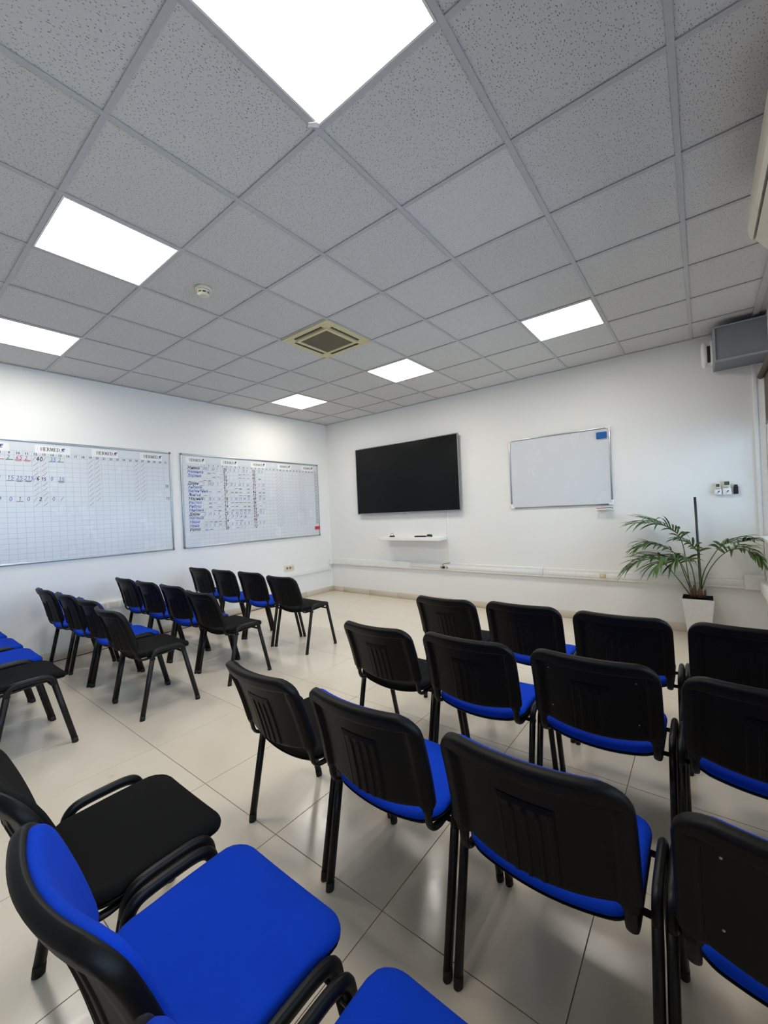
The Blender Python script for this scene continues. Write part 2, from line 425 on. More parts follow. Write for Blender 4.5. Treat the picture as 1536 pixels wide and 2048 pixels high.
# slot band with four openings
for sx, sy in ((1, 0), (-1, 0), (0, 1), (0, -1)):
    if sx:
        x0, x1 = sorted((sx * .205, sx * .262))
        mb.box(x0, x1, -.262, -.185, -.012, -.007); mb.box(x0, x1, .185, .262, -.012, -.007)
        xa, xb = sorted((sx * .205, sx * .214)); mb.box(xa, xb, -.185, .185, -.012, -.007)
        xa, xb = sorted((sx * .252, sx * .262)); mb.box(xa, xb, -.185, .185, -.012, -.007)
    else:
        y0, y1 = sorted((sy * .205, sy * .262))
        mb.box(-.205, -.185, y0, y1, -.012, -.007); mb.box(.185, .205, y0, y1, -.012, -.007)
        ya, yb = sorted((sy * .205, sy * .214)); mb.box(-.185, .185, ya, yb, -.012, -.007)
        ya, yb = sorted((sy * .252, sy * .262)); mb.box(-.185, .185, ya, yb, -.012, -.007)
mb.build('panel', 'yellow_plastic', cs)
mb = MB().box(-.261, .261, -.261, .261, -.0065, .07).build('recess', 'dark_slot', cs)
mb = MB(); ring(mb, .203, .176, -.018, .02); gf = mb.build('grille_frame', 'yellow_plastic', cs)
mb = MB(); 
for k in range(-11, 12): mb.box(-.176, .176, k * .0155 - .0042, k * .0155 + .0042, -.012, -.004)
mb.box(-.176, .176, -.176, .176, -.002, .006)
mb.build('grille', 'brown_grille', cs)
for sx, sy in ((1, 0), (-1, 0), (0, 1), (0, -1)):
    v = MB().box(-.18, .18, -.005, .005, -.0035, -.001).build('louver', 'brown_grille', cs, (sx * .226, sy * .226, -.006))
    v.rotation_euler = (0, 0, 0 if sy else R(90))
# smoke detector
sd = tag(empty('smoke_detector', (-.905, -3.905, H)), 'round white smoke detector on a ceiling tile', 'smoke detector')
MB().disc((0, 0, .006), (0, 0, -1), .056, .022, 28, .054).build('base', 'old_plastic', sd)
MB().disc((0, 0, -.016), (0, 0, -1), .046, .012, 28, .044).disc((0, 0, -.038), (0, 0, -1), .042, .014, 28, .026).build('head', 'old_plastic', sd)
MB().disc((0, 0, -.027), (0, 0, -1), .036, .012, 24, .036).build('chamber', 'dark_slot', sd)
ribm = MB().box(.034, .044, -.004, .004, -.040, -.026).mesh('rib', 'old_plastic')
for k in range(8):
    o = link('vent_rib', ribm, sd); o.rotation_euler = (0, 0, k * math.pi / 4)

# ---------------------------------------------------------------- television wall
TVx0, TVx1, TVz0, TVz1, TVy = -2.826, -.876, 1.376, 2.486, -.20
tv = tag(empty('television', ((TVx0 + TVx1) / 2, YF, TVz0)), 'large black flat television with thin silver bezel on the wall', 'television')
w, h = (TVx1 - TVx0) / 2, TVz1 - TVz0; yf = TVy - YF
MB().bbox(-w + .003, w - .003, yf + .006, yf + .035, .003, h - .003, .004).bbox(-w * .8, w * .8, yf + .035, yf + .055, .08, h - .12, .008).build('back_cover', 'back_black', tv)
wbk = tag(empty('wall_bracket', ((TVx0 + TVx1) / 2, YF, TVz0 + .35)), 'black wall bracket behind the large television', 'bracket')
MB().box(-.3, .3, -.022, 0, 0, .4).build('plate', 'back_black', wbk)
mb = MB(); b = .011
for a in [(-w, w, 0, .016), (-w, w, h - b, h), (-w, -w + b, .016, h - b), (w - b, w, .016, h - b)]: mb.box(a[0], a[1], yf, yf + .03, a[2], a[3])
mb.build('bezel', 'screen_bezel', tv)
MB().box(-w + b, w - b, yf + .003, yf + .006, .016, h - b).build('screen', 'screen', tv)
MB().bbox(-.03, .03, yf, yf + .015, -.009, .002, .002).build('logo_bar', 'screen_bezel', tv)
# shelf
SH0, SH1 = at(756.4, 1076, -.38).x, -1.16
sh = tag(MB().bbox(SH0, SH1, -.38, YF, .955, 1.005, .0025).build('wall_shelf', 'white_paint'), 'white floating shelf on the wall under the television', 'shelf')
b = tag(empty('desk_bell', (-2.06, -.27, 1.005)), 'small dark call bell with wire handle on the white shelf', 'bell')
MB().disc((0, 0, 0), (0, 0, 1), .045, .018, 20, .038).build('base', 'back_black', b)
MB().tube(bez([(-.028, 0, .015), (-.026, 0, .04), (-.01, 0, .055), (.01, 0, .055), (.026, 0, .04), (.028, 0, .015)], 4), .0025, n=6).disc((0, 0, .055), (0, 0, 1), .003, .015, 8).build('handle', 'back_black', b)
rm = tag(empty('remote_control', (-1.52, -.28, 1.005), R(12)), 'black remote control lying on the white shelf', 'remote control')
MB().bbox(-.09, .09, -.022, .022, 0, .018, .005).build('body', 'back_black', rm)
for k in range(5): MB().bbox(-.06 + k * .026, -.045 + k * .026, -.008, .008, .0175, .0205, .001).build('button', 'corner_grey', rm)
rm2 = tag(empty('cable_coil', (-1.37, -.27, 1.005), R(-20)), 'small coil of black cable beside the remote control', 'cable')
MB().tube([(.045 * math.cos(a) * (1 + .1 * math.sin(3 * a)), .03 * math.sin(a), .007 + .0016 * a) for a in [k * .35 for k in range(46)]], .006, n=7).build('coil', 'back_black', rm2)
# trunking along the far wall
tr = tag(empty('cable_trunking', (-.6, YF, .5)), 'white ribbed cable trunking with sockets running to the potted palm', 'trunking')
tr.location = (0, 0, 0)
trc = tag(empty('corner_trunking', (0, 0, 0)), 'plain smooth white trunking from the room corner to under the shelf', 'trunking')
MB().bbox(XL + .05, -1.812, YF - .04, YF, .497, .604, .004).build('trunking_section', 'white_plastic', trc)
for (x0, x1) in ((-1.808, .214), (.218, 2.13)):
    MB().box(x0, x1, YF - .042, YF, .503, .59).build('trunking_section', 'white_plastic', tr)
    MB().bbox(x0, x1, YF - .046, YF - .041, .522, .575, .001, 1).build('cover_strip', 'white_plastic', tr)
    MB().bbox(x0, x1, YF - .03, YF, .59, .61, .003).build('top_duct', 'white_plastic', tr)
MB().bbox(XL + .0005, XL + .05, YF - .075, YF, .488, .607, .004).build('corner_box', 'white_plastic', trc)
tsd = tag(empty('side_trunking', (PARX, 0, 0)), 'white cable trunking along the wall under the windows', 'trunking')
MB().bbox(2.131 - PARX, -.001, YF - .06, YF, .495, .64, .005).build('corner_box', 'white_plastic', tsd)
MB().bbox(-.05, 0, -1.3, YF - .061, .50, .60, .004).build('trunking_section', 'white_plastic', tsd)
sk = tag(empty('wall_socket', (-1.2, YF - .046, .548)), 'white socket on the trunking under the shelf with a black plug', 'socket')
MB().bbox(-.075, .075, -.008, 0, -.028, .028, .003).build('plate', 'white_plastic', sk)
for x in (-.045, .05): MB().disc((x, -.008, 0), (0, -1, 0), .018, .0015, 16).build('outlet', 'keys', sk)
pl = tag(empty('plug_cable', (-1.2, YF - .056, .55)), 'black plug and cable on the trunking socket below the television', 'cable')
MB().disc((0, 0, 0), (0, -1, 0), .02, .035, 14, .015).build('plug', 'back_black', pl)
MB().tube(bez([(0, -.03, 0), (.004, -.035, .04), (.03, -.02, .06), (.09, .01, .066), (.10, .02, .067)], 5), .004, n=6).build('cord', 'back_black', pl)
cd = tag(MB().bbox(-1.142, -1.122, YF - .012, YF, .607, 1.40, .002).build('cable_duct', 'white_plastic'), 'thin vertical white cable duct running from the television to the trunking', 'duct')
sw = tag(empty('data_socket', (.894, YF - .046, .552)), 'small beige socket on the trunking under the whiteboard', 'socket')
MB().bbox(-.033, .033, -.009, 0, -.024, .024, .003).build('plate', 'yellow_plastic', sw)
MB().bbox(-.018, .018, -.0125, -.008, -.012, .012, .002).build('rocker', 'beige_plastic', sw)
# whiteboard
wb = tag(empty('whiteboard', (.435, YF, 1.374)), 'plain white dry-wipe board with aluminium frame and white corners', 'whiteboard')
w, h = .596, .898
MB().box(-w + .012, w - .012, -.014, 0, .012, h - .012).build('board', 'enamel', wb)
fr = .017
for a in [(-w, w, 0, fr), (-w, w, h - fr, h), (-w, -w + fr, fr, h - fr), (w - fr, w, fr, h - fr)]:
    MB().bbox(a[0], a[1], -.022, 0, a[2], a[3], .003).build('frame_rail', 'aluminium', wb)
for sx in (-1, 1):
    for z in (0, 1):
        xa, xb = sorted((sx * (w - .045), sx * (w + .003))); xc, xd = sorted((sx * (w - .02), sx * (w + .003)))
        z0, z1 = (-.003, .02) if z == 0 else (h - .02, h + .003); z2, z3 = (.018, .055) if z == 0 else (h - .055, h - .018)
        MB().bbox(xa, xb, -.026, 0, z0, z1, .003).bbox(xc, xd, -.026, 0, z2, z3, .003).build('frame_corner', 'white_plastic', wb)
er = tag(empty('board_eraser', (.94, YF - .014, 2.182)), 'blue felt eraser stuck to the corner of the plain whiteboard', 'eraser')
MB().bbox(-.054, .054, -.022, 0, -.037, .037, .006).build('grip', 'eraser_blue', er)
MB().box(-.05, .05, -.028, -.021, -.033, .033).build('top_face', 'eraser_blue', er)
ty = tag(MB().bbox(.856, 1.03, -.21, YF, 1.318, 1.324, .002).bbox(.856, 1.03, -.21, -.206, 1.324, 1.334, .0015).bbox(.856, 1.03, -.127, YF, 1.324, 1.372, .002).build('pen_tray', 'white_plastic'), 'small white pen tray under the plain whiteboard', 'tray')
for k, (mt, x0, x1, y, lb) in enumerate([('marker_red', .862, .985, -.19, 'dark red marker at the front of the pen tray'), ('marker_red', .875, .99, -.165, 'dark red marker behind another on the pen tray'), ('marker_dark', .90, 1.025, -.143, 'dark green marker at the back of the pen tray')]):
    mk = tag(empty('marker', (x0, y, 1.3335)), lb, 'marker', 'markers on the pen tray')
    MB().tube([(0, 0, 0), ((x1 - x0) * .68, 0, 0)], .0092, n=10).build('barrel', mt, mk)
    MB().tube([((x1 - x0) * .68, 0, 0), (x1 - x0, 0, 0)], [.0094, .008], n=10).build('cap', 'marker_dark' if k != 2 else 'back_black', mk)
# remotes in wall holders
def bird(mb, cx, cz, s, y):
    """small swallow-like emblem: body, wing, tail"""
    P = lambda pts: mb.add([(cx + a * s, y, cz + b * s) for a, b in pts], [list(range(len(pts)))])
    P([(-.5, -.55), (-.1, -.12), (.12, .05), (.3, .1), (.1, -.15), (-.15, -.3)])
    P([(-.1, -.05), (.05, .35), (.5, .5), (.4, .1), (.2, -.02)])
for nm, x0, x1, z0, z1, lb in (('wall_remote', 1.936, 1.99, 1.43, 1.545, 'smaller white remote control in a wall holder with blue emblem'), ('wall_remote', 2.0, 2.066, 1.425, 1.567, 'larger white remote control in a wall holder, green display')):
    r_ = tag(empty(nm, ((x0 + x1) / 2, YF, z0)), lb, 'remote control'); w, h = (x1 - x0) / 2, z1 - z0
    MB().bbox(-w, w, -.03, 0, 0, h * .45, .003).build('holder', 'white_plastic', r_)
    MB().bbox(-w + .006, w - .006, -.024, -.004, h * .3, h, .004).build('handset', 'old_plastic', r_)
    MB().box(-w + .013, w - .013, -.0255, -.0235, h * .68, h * .93).build('display', 'lcd', r_)
    for k in range(3): MB().bbox(-w + .012 + k * .011, -w + .02 + k * .011, -.0265, -.0235, h * .5, h * .57, .001).build('button', 'keys', r_)
    mb = MB(); bird(mb, .0, h * .22, .03, -.0306); mb.build('emblem', 'logo_blue', r_)
r_ = tag(empty('black_remote', (2.1, YF, 1.43)), 'small black remote control holder beside the two white ones', 'remote control')
MB().bbox(-.018, .018, -.026, 0, 0, .075, .004).build('holder', 'back_black', r_)
MB().bbox(-.014, .014, -.021, -.003, .05, .092, .003).build('handset', 'back_black', r_)

# ---------------------------------------------------------------- box and detector in the far corner under the ceiling
bx = tag(empty('grey_box', (1.965, YF, 2.665)), 'grey metal box with framed front high in the corner by the windows', 'box')
w, d, h = XR - 1.965, -.503 - YF, .325
MB().box(.012, w, d + .008, 0, 0.003, h - .003).build('body', 'grey_metal', bx)
mb = MB()
for a in [(0, w, .0, .016), (0, w, h - .012, h), (0, .016, .016, h - .012)]: mb.box(a[0], a[1], d - .004, d + .012, a[2], a[3])
mb.build('front_frame', 'grey_metal_light', bx)
MB().box(0, .012, d + .012, 0, 0, h).build('side_panel', 'grey_metal_light', bx)
sn = tag(empty('wall_detector', (1.965, -.30, 2.70)), 'white oval detector with dark bracket on the side of the grey box', 'detector')
MB().bbox(-.018, 0, -.06, .06, -.005, .215, .003).build('mount_plate', 'white_plastic', sn)
MB().bbox(-.045, -.018, -.03, .03, .03, .18, .003).build('bracket', 'back_black', sn)
bm = bmesh.new(); bmesh.ops.create_uvsphere(bm, u_segments=20, v_segments=14, radius=1)
for v in bm.verts:
    x, y, z = v.co; f = lambda q, e: math.copysign(abs(q) ** e, q)
    v.co = (-.066 + f(x, .7) * .026, f(y, .7) * .05, .105 + f(z, .6) * .125)
me = bpy.data.meshes.new('housing'); bm.to_mesh(me); bm.free(); me.materials.append(M['white_plastic'])
for p_ in me.polygons: p_.use_smooth = True
link('housing', me, sn)

# ---------------------------------------------------------------- wall-mounted air conditioner on the window wall
AY0, AY1, AZ0 = -3.44, -2.575, 2.615
ac = tag(empty('wall_air_conditioner', (XR, (AY0 + AY1) / 2, AZ0)), 'cream wall-mounted air conditioner above the window close under the ceiling', 'air conditioner')
L_ = (AY1 - AY0) / 2
def extr(mb, prof, y0, y1):
    n = len(prof)
    mb.add([(x, y0, z) for x, z in prof] + [(x, y1, z) for x, z in prof], [(i, (i + 1) % n, n + (i + 1) % n, n + i) for i in range(n)] + [list(range(n))[::-1], list(range(n, 2 * n))])
mb = MB(); extr(mb, [(0, .01), (0, .33), (-.20, .33), (-.235, .31), (-.235, .125), (-.185, .04), (-.16, .02), (-.08, .0)], -L_ + .012, L_ - .012); mb.build('body', 'ac_plastic', ac)
mb = MB(); extr(mb, [(-.236, .118), (-.255, .108), (-.268, .13), (-.272, .17), (-.268, .26), (-.252, .31), (-.236, .325)], -L_, L_); mb.build('front_panel', 'ac_plastic', ac)
for y0, y1 in ((-L_, -L_ + .012), (L_ - .012, L_)):
    mb = MB(); extr(mb, [(0, 0), (0, .332), (-.236, .332), (-.24, .11), (-.20, .04), (-.15, .01), (-.08, -.005)], y0, y1); mb.build('end_cap', 'ac_plastic', ac)
mb = MB(); extr(mb, [(-.246, .096), (-.24, .10), (-.196, .036), (-.203, .031)], -L_ + .05, L_ - .02); mb.build('louver', 'ac_plastic', ac)
mb = MB(); extr(mb, [(-.2365, .128), (-.2365, .112), (-.184, .030), (-.178, .036)], -L_ + .045, L_ - .018); mb.build('outlet', 'dark_slot', ac)

# ---------------------------------------------------------------- planner boards on the left wall
def ribbon(mb, pts, w, xo):
    """flat stroke on the board; pts in (u = y, v = z)"""
    P = [Vector(p) for p in pts]
    for i in range(len(P) - 1):
        d = P[i + 1] - P[i]
        if d.length < 1e-6: continue
        d.normalize(); n = Vector((-d.y, d.x)) * w / 2; e = d * w * .3
        a, b = P[i] - e, P[i + 1] + e
        q = [a - n, b - n, b + n, a + n]
        mb.add([(xo, c.x, c.y) for c in q], [(0, 1, 2, 3)])
DIG = {'0': [[(.5, 1), (.15, .75), (.1, .35), (.4, 0), (.75, .2), (.8, .65), (.5, 1)]], '1': [[(.2, .75), (.55, 1), (.5, 0)]],
       '2': [[(.15, .8), (.45, 1), (.75, .8), (.6, .5), (.1, .02), (.85, .05)]], '3': [[(.15, .9), (.6, 1), (.7, .75), (.4, .55), (.75, .35), (.55, .02), (.1, .1)]],
       '4': [[(.6, 0), (.6, 1), (.1, .35), (.9, .35)]], '5': [[(.8, 1), (.3, .97), (.2, .55), (.65, .6), (.75, .25), (.45, 0), (.1, .1)]],
       '6': [[(.7, 1), (.25, .6), (.15, .2), (.5, 0), (.8, .25), (.5, .5), (.2, .3)]], '7': [[(.1, .95), (.8, .97), (.35, 0)]],
       '8': [[(.5, .5), (.2, .75), (.5, 1), (.75, .75), (.5, .5), (.15, .2), (.5, 0), (.8, .22), (.5, .5)]], '9': [[(.75, .65), (.4, .5), (.2, .8), (.55, 1), (.75, .7), (.6, 0)]],
       '/': [[(.1, 0), (.9, 1)]], '^': [[(0, 0), (.8, .9)], [(.35, .9), (.85, .95), (.75, .4)]], '-': [[(0, .4), (1, .45)]], '=': [[(0, .6), (1, .62)], [(.1, .2), (1, .22)]], '_': [[(0, 0), (1, .02)]],
       'v': [[(.1, .6), (.4, .1), (.8, .7)]], 's': [[(.1, .6), (.3, .45), (.6, .65), (.9, .5)]]}
def write(mb, s, u, v, h, w, xo, asp=.62, jit=.03):
    for ch in s:
        for st in DIG.get(ch, []):
            ribbon(mb, [(u + (p[0] + random.uniform(-jit, jit)) * h * asp + p[1] * h * .12, v + (p[1] + random.uniform(-jit, jit)) * h) for p in st], w, xo)
        u += h * asp * 1.12
    return u
def text_into(mb, s, u, v, h, xo, shear=0, bold=0.0):
    cu = bpy.data.curves.new('t', 'FONT'); cu.body = s; cu.size = h; cu.shear = shear; cu.offset = bold; cu.resolution_u = 2
    o = bpy.data.objects.new('t', cu); col.objects.link(o)
    dg = bpy.context.evaluated_depsgraph_get(); me = bpy.data.meshes.new_from_object(o.evaluated_get(dg))
    mb.add([(xo, u + q.co.x, v + q.co.y) for q in me.vertices], [list(f.vertices) for f in me.polygons])
    wd = max([q.co.x for q in me.vertices] or [0])
    bpy.data.objects.remove(o); bpy.data.curves.remove(cu); bpy.data.meshes.remove(me); return wd
# serif capitals: (x0,y0,x1,y1,thick) strokes in a unit cell
SER = {'H': (.95, [(.18, 0, .18, 1, .13), (.78, 0, .78, 1, .13), (.18, .5, .78, .5, .06), (.05, .03, .32, .03, .06), (.05, .97, .32, .97, .06), (.65, .03, .91, .03, .06), (.65, .97, .91, .97, .06)]),
       'E': (.75, [(.18, 0, .18, 1, .13), (.1, .03, .65, .03, .06), (.1, .97, .62, .97, .06), (.18, .52, .5, .52, .06), (.63, 0, .65, .22, .06), (.6, .8, .62, 1, .06)]),
       'R': (.82, [(.18, 0, .18, 1, .13), (.1, .97, .45, .97, .06), (.45, .97, .62, .85, .08), (.62, .85, .62, .64, .12), (.62, .64, .45, .52, .08), (.45, .52, .18, .52, .06), (.4, .52, .78, 0, .12), (.06, .03, .32, .03, .06)]),
       'M': (1.1, [(.2, 0, .24, 1, .07), (.24, 1, .54, .08, .13), (.54, .08, .84, 1, .07), (.86, 1, .9, 0, .13), (.08, .03, .32, .03, .06), (.76, .03, 1.02, .03, .06)]),
       'D': (.92, [(.18, 0, .18, 1, .13), (.1, .97, .48, .97, .06), (.48, .97, .72, .8, .09), (.72, .8, .8, .5, .13), (.8, .5, .72, .2, .13), (.72, .2, .48, .03, .09), (.48, .03, .1, .03, .06)])}
def sticker(parent, u, v, w, h, tw, n):
    """white paper label printed with the company lettering and emblem; u,v = lower left of lettering"""
    st = MB().box(.0121, .0128, u - .045, u + w - .045, v - .028, v - .028 + h).build('logo_sticker', 'paper', parent)
    lw, ld = MB(), MB()
    tot = sum(SER[c][0] for c in 'HERMED'); s = tw / tot; x = u
    for i, c in enumerate('HERMED'):
        for (a, b_, c2, d_, th) in SER[c][1]:
            ribbon(lw if i < 1 else ld, [(x + a * s, v + b_ * s * 1.12), (x + c2 * s, v + d_ * s * 1.12)], th * s * 1.45, .0131)
        x += SER[c][0] * s
    lw.build('lettering', 'logo_warm', st); ld.build('lettering', 'logo_dark', st)
    e1, e2 = MB(), MB(); q = s * 1.5; cx, cz = x + .6 * q * .8, v + .55 * s
    P = lambda mb, pts: mb.add([(.0131, cx + a * q, cz + b_ * q) for a, b_ in pts], [list(range(len(pts)))])
    P(e2, [(-.62, -.62), (-.2, -.2), (.02, .0), (.1, -.06), (-.15, -.3), (-.3, -.42)])
    P(e1, [(-.25, .1), (.0, .42), (.16, .3), (.18, .02), (.02, -.1), (-.15, -.02)])
    P(e2, [(.0, .42), (.42, .55), (.5, .3), (.36, .05), (.2, .05), (.16, .3)])
    P(e1, [(-.02, -.2), (.12, -.08), (.2, -.3), (.05, -.36)]); P(e1, [(.22, -.12), (.34, -.14), (.32, -.32), (.22, -.3)])
    e1.build('emblem', 'logo_blue', st); e2.build('emblem', 'logo_blue_light' if n == 1 else 'logo_dark', st)
def planner(y0, y1, label):
    z0, z1 = 1.036, 2.299
    o = tag(empty('planner_board', (XL, 0, 0)), label, 'planner board', 'calendar planner boards')
    MB().box(-.0, .012, y0 + .01, y1 - .01, z0 + .01, z1 - .01).build('board', 'enamel', o)
    for a in [(y0 + .02, y1 - .02, z0, z0 + .02), (y0 + .02, y1 - .02, z1 - .02, z1), (y0, y0 + .02, z0 + .02, z1 - .02), (y1 - .02, y1, z0 + .02, z1 - .02)]:
        MB().bbox(0, .02, a[0], a[1], a[2], a[3], .004).build('frame_rail', 'aluminium', o)
    for yy, s in ((y0, 1), (y1, -1)):
        for zz, q in ((z0, 1), (z1, -1)):
            a, b = sorted((yy - s * .002, yy + s * .026)); c, d = sorted((zz - q * .002, zz + q * .026))
            MB().bbox(0, .022, a, b, c, d, .007, 3).build('frame_corner', 'corner_grey', o)
    return o
COLW, ROWH = .0683, .0523
def printed(o, y0, y1, board):
    """ruled month grid with day numbers; returns column-left function, row-bottom function"""
    x0 = .0125; right = y1 - .028; c1 = right - 31 * COLW
    g = MB(); lw = .0019
    top, hd = 2.182, 2.138
    left = y0 + .03
    for k in range(32): ribbon(g, [(c1 + k * COLW, top), (c1 + k * COLW, 1.062)], lw, x0)
    ribbon(g, [(left, top), (left, 1.062)], lw, x0); ribbon(g, [(left, 2.272), (left, top)], lw, x0)
    ribbon(g, [(left, top), (right, top)], lw, x0); ribbon(g, [(left, hd), (right, hd)], lw, x0); ribbon(g, [(left, 2.272), (right, 2.272)], lw, x0)
    r = 1
    while hd - r * ROWH > 1.06: ribbon(g, [(left, hd - r * ROWH), (right, hd - r * ROWH)], lw, x0); r += 1
    gp = g.build('ruled_grid', 'grid_print', o)
    n = MB()
    for k in range(31):
        s = str(k + 1); text_into(n, s, c1 + k * COLW + .034 - .0098 * len(s), 2.148, .032, x0 + .0002, bold=.0011)
    n.build('day_number_row', 'num_print', o)
    return (lambda d: c1 + (d - 1) * COLW), (lambda r: hd - r * ROWH), x0 + .0005
INK = {}
def ink(k): return INK.setdefault(k, MB())
B1 = (-5.392, -2.953); B2 = (-2.831, -.393)
# board with the sparse entries
o1 = planner(*B1, 'white calendar planner board with only three written rows')
C, RW, X = printed(o1, *B1, 1)
INK.clear()
for d in (5, 6, 12, 13, 19, 20, 26, 27):
    for r in range(1, 10 + (d < 20)):
        if r in (1, 5, 9) and d in (12, 13): continue
        ribbon(ink('ink_hatch'), [(C(d) + .012, RW(r) + .006), (C(d) + .05, RW(r) + .042)], .0035, X)
for d, s, k, un in [(5, '3', 'ink_blue', 0), (8, '2', 'ink_blue', 'ink_red'), (9, '2', 'ink_green', 'ink_green'), (10, '65', 'ink_red', 'ink_red'), (11, '2', 'ink_red', 'ink_red'), (14, '35', 'ink_blue', 'ink_blue'), (15, '2', 'ink_green', 'ink_green')]:
    write(ink(k), s, C(d) + .014, RW(1) + .012, .036, .0042, X)
    if un: ribbon(ink(un), [(C(d) + .006, RW(1) + .004), (C(d) + .06, RW(1) + .006)], .006, X)
for d in (10, 11): ribbon(ink('ink_red'), [(C(d) + .012, RW(1) - .008), (C(d) + .055, RW(1) - .006)], .004, X)
write(ink('ink_hatch'), '/', C(12) + .004, RW(1) + .006, .04, .0035, X); write(ink('ink_black'), '40', C(12) + .036, RW(1) + .006, .04, .006, X); write(ink('ink_hatch'), '/', C(13) + .02, RW(1) + .006, .04, .0035, X)
write(ink('ink_blue'), '^', C(8) + .0, RW(5) + .006, .045, .004, X)
for d, s, k, un in [(9, '15', 'ink_blue', 'ink_green'), (10, '25', 'ink_blue', 'ink_green'), (11, '215', 'ink_blue', 'ink_black'), (14, '0', 'ink_blue', 0), (15, '35', 'ink_blue', 'ink_black')]:
    write(ink(k), s, C(d) + (.01 if len(s) < 3 else .002), RW(5) + .014, .038, .004, X)
    if un: ribbon(ink(un), [(C(d) + .006, RW(5) + .004), (C(d) + .06, RW(5) + .006)], .005, X)
for d in (10, 11, 15): ribbon(ink('ink_black'), [(C(d) + .014, RW(5) - .006), (C(d) + .054, RW(5) - .004)], .004, X)
write(ink('ink_hatch'), '/', C(12) + .004, RW(5) + .006, .04, .0035, X); write(ink('ink_black'), '6', C(12) + .03, RW(5) + .012, .04, .006, X); write(ink('ink_black'), '15', C(12) + .07, RW(5) + .012, .03, .005, X)
write(ink('ink_blue'), '^', C(8) + .0, RW(9) + .006, .045, .004, X)
for d, s, k in [(9, '0', 'ink_blue'), (10, '1', 'ink_blue'), (11, '0', 'ink_blue'), (14, '0', 'ink_blue'), (15, '/', 'ink_hatch')]:
    write(ink(k), s, C(d) + .018, RW(9) + .010, .04, .0042, X)
ribbon(ink('ink_red'), [(C(10) + .006, RW(9) + .004), (C(10) + .055, RW(9) + .006)], .005, X)
write(ink('ink_hatch'), '/', C(12) + .004, RW(9) + .006, .04, .0035, X); write(ink('ink_black'), '2', C(12) + .045, RW(9) + .008, .038, .006, X); write(ink('ink_hatch'), '/', C(13) + .02, RW(9) + .006, .04, .0035, X)
write(ink('ink_black'), '30', C(31) + .012, RW(6) + .014, .032, .0045, X); write(ink('ink_black'), '15', C(31) + .018, RW(9) + .016, .032, .0045, X)
for k in sorted(INK): tag(INK[k].build('handwriting', k, o1), kind='stuff')
for u in (-4.77, -4.274, -3.776, -3.276): sticker(o1, u, 2.2 if u < -4 else 2.203, .30 if u < -4 else .26, .088 if u > -4 else .082, .165, 1)
# board with the crowded list
o2 = planner(*B2, 'white calendar planner board crowded with handwritten names and figures')
C, RW, X = printed(o2, *B2, 2)
INK.clear()
names = [('Живка', 0), ('Невенка', 1), ('Зорана', 1), None, ('Дејан', 0), ('Анђела', 1), ('Валентина', 1), ('Љиља', 1), ('Марина', 0), ('Растко', 1), ('Рибуш', 1), ('Милена', 1), ('Дејан', 0), ('Наташа', 1), ('Наша', 1), ('Нена', 1), ('Ратко', 0)]
for r, nm in enumerate(names):
    if nm:
        text_into(ink('ink_blue' if nm[1] else 'ink_black'), nm[0], -2.745, RW(r + 1) + .012, .054, X, .22, .0011)
for r in (1, 5, 6, 7, 9, 13, 14): write(ink('ink_red' if r == 1 else 'ink_black'), 's', -2.62 + .03, RW(r) + .034, .03, .0035, X, asp=2.2)
for d in (5, 6, 12, 13, 19, 20, 26, 27):
    for r in range(1, 18):
        ribbon(ink('ink_red' if d in (5, 6, 26) and r % 3 == 0 else 'ink_hatch'), [(C(d) + .008, RW(r) + .004), (C(d) + .052, RW(r) + .046)], .0026, X)
for d, vals in ((5, '25 5 35 19 25 0 15 1 18 11 14 5 25 2 24 5 30 1'), (12, '35 40 45 13 39 11 46 13 49 36 61 59 35 657 86 11 12 2')):
    for r, s in enumerate(vals.split()[:17]): write(ink('ink_black'), s, C(d) + .042, RW(r + 1) + .006, .040, .0062, X)
rows = {1: {1: '390', 2: '2', 3: '60', 4: '1', 7: '0', 8: '0', 9: '5', 10: '30', 11: '4', 14: '35', 15: '0'},
        5: {1: '1', 2: '345', 3: '0', 4: '1', 7: '35', 8: '2', 9: '65', 10: '3', 11: '65', 14: '3', 15: '35'},
        9: {1: '0', 2: '58', 3: '6', 4: '36', 7: '3', 8: '45', 9: '39', 10: '44', 11: '35', 14: '35', 15: '34'},
        13: {1: '3', 2: '41', 3: '6', 4: '4', 7: '0', 8: '48', 9: '53', 10: '45', 11: '31', 14: '35', 15: '2'},
        16: {1: '15', 2: '1', 3: '0', 4: '18', 7: '0', 8: '1', 9: '0', 10: '0', 11: '8', 14: '0', 15: '0'}}
for r, dd in rows.items():
    for d, s in dd.items(): write(ink('ink_blue'), s, C(d) + .008, RW(r) + .008, .038, .0036, X, asp=.5)
dash = {2: (2, -3, 9, 10, 11), 3: (3, 4, 9, 10, -11, 14), 4: (1, 2), 6: (8, 9, 11, 15), 7: (2, 4, 7, 8, 9, 11, 14, 15), 8: (1, 9, -10, 11, 14, 15), 10: (2, 3, 7, 8, 9, 10, 11, 15), 11: (2, 4, 7, 8, 10, 11, -14),
        12: (3, 4, 7, -8, 9, 10, 11, 14, 15), 15: (-1, 2, 3, 4, 8, 9), 14: (9, 10), 17: (1, 2, 8)}
for r, ds in dash.items():
    for d in ds:
        k = 'ink_red' if d < 0 else random.choice(['ink_blue', 'ink_black', 'ink_black', 'ink_green']); d = abs(d)
        ribbon(ink(k), [(C(d) + .012, RW(r) + .020), (C(d) + .056, RW(r) + .022)], .0055, X)
        if random.random() < .35: ribbon(ink(k), [(C(d) + .016, RW(r) + .008), (C(d) + .054, RW(r) + .009)], .0045, X)
for d in (4, 7, 8, 9, 10): write(ink('ink_blue'), '^', C(d) + .012, RW(14) + .006, .042, .0035, X)
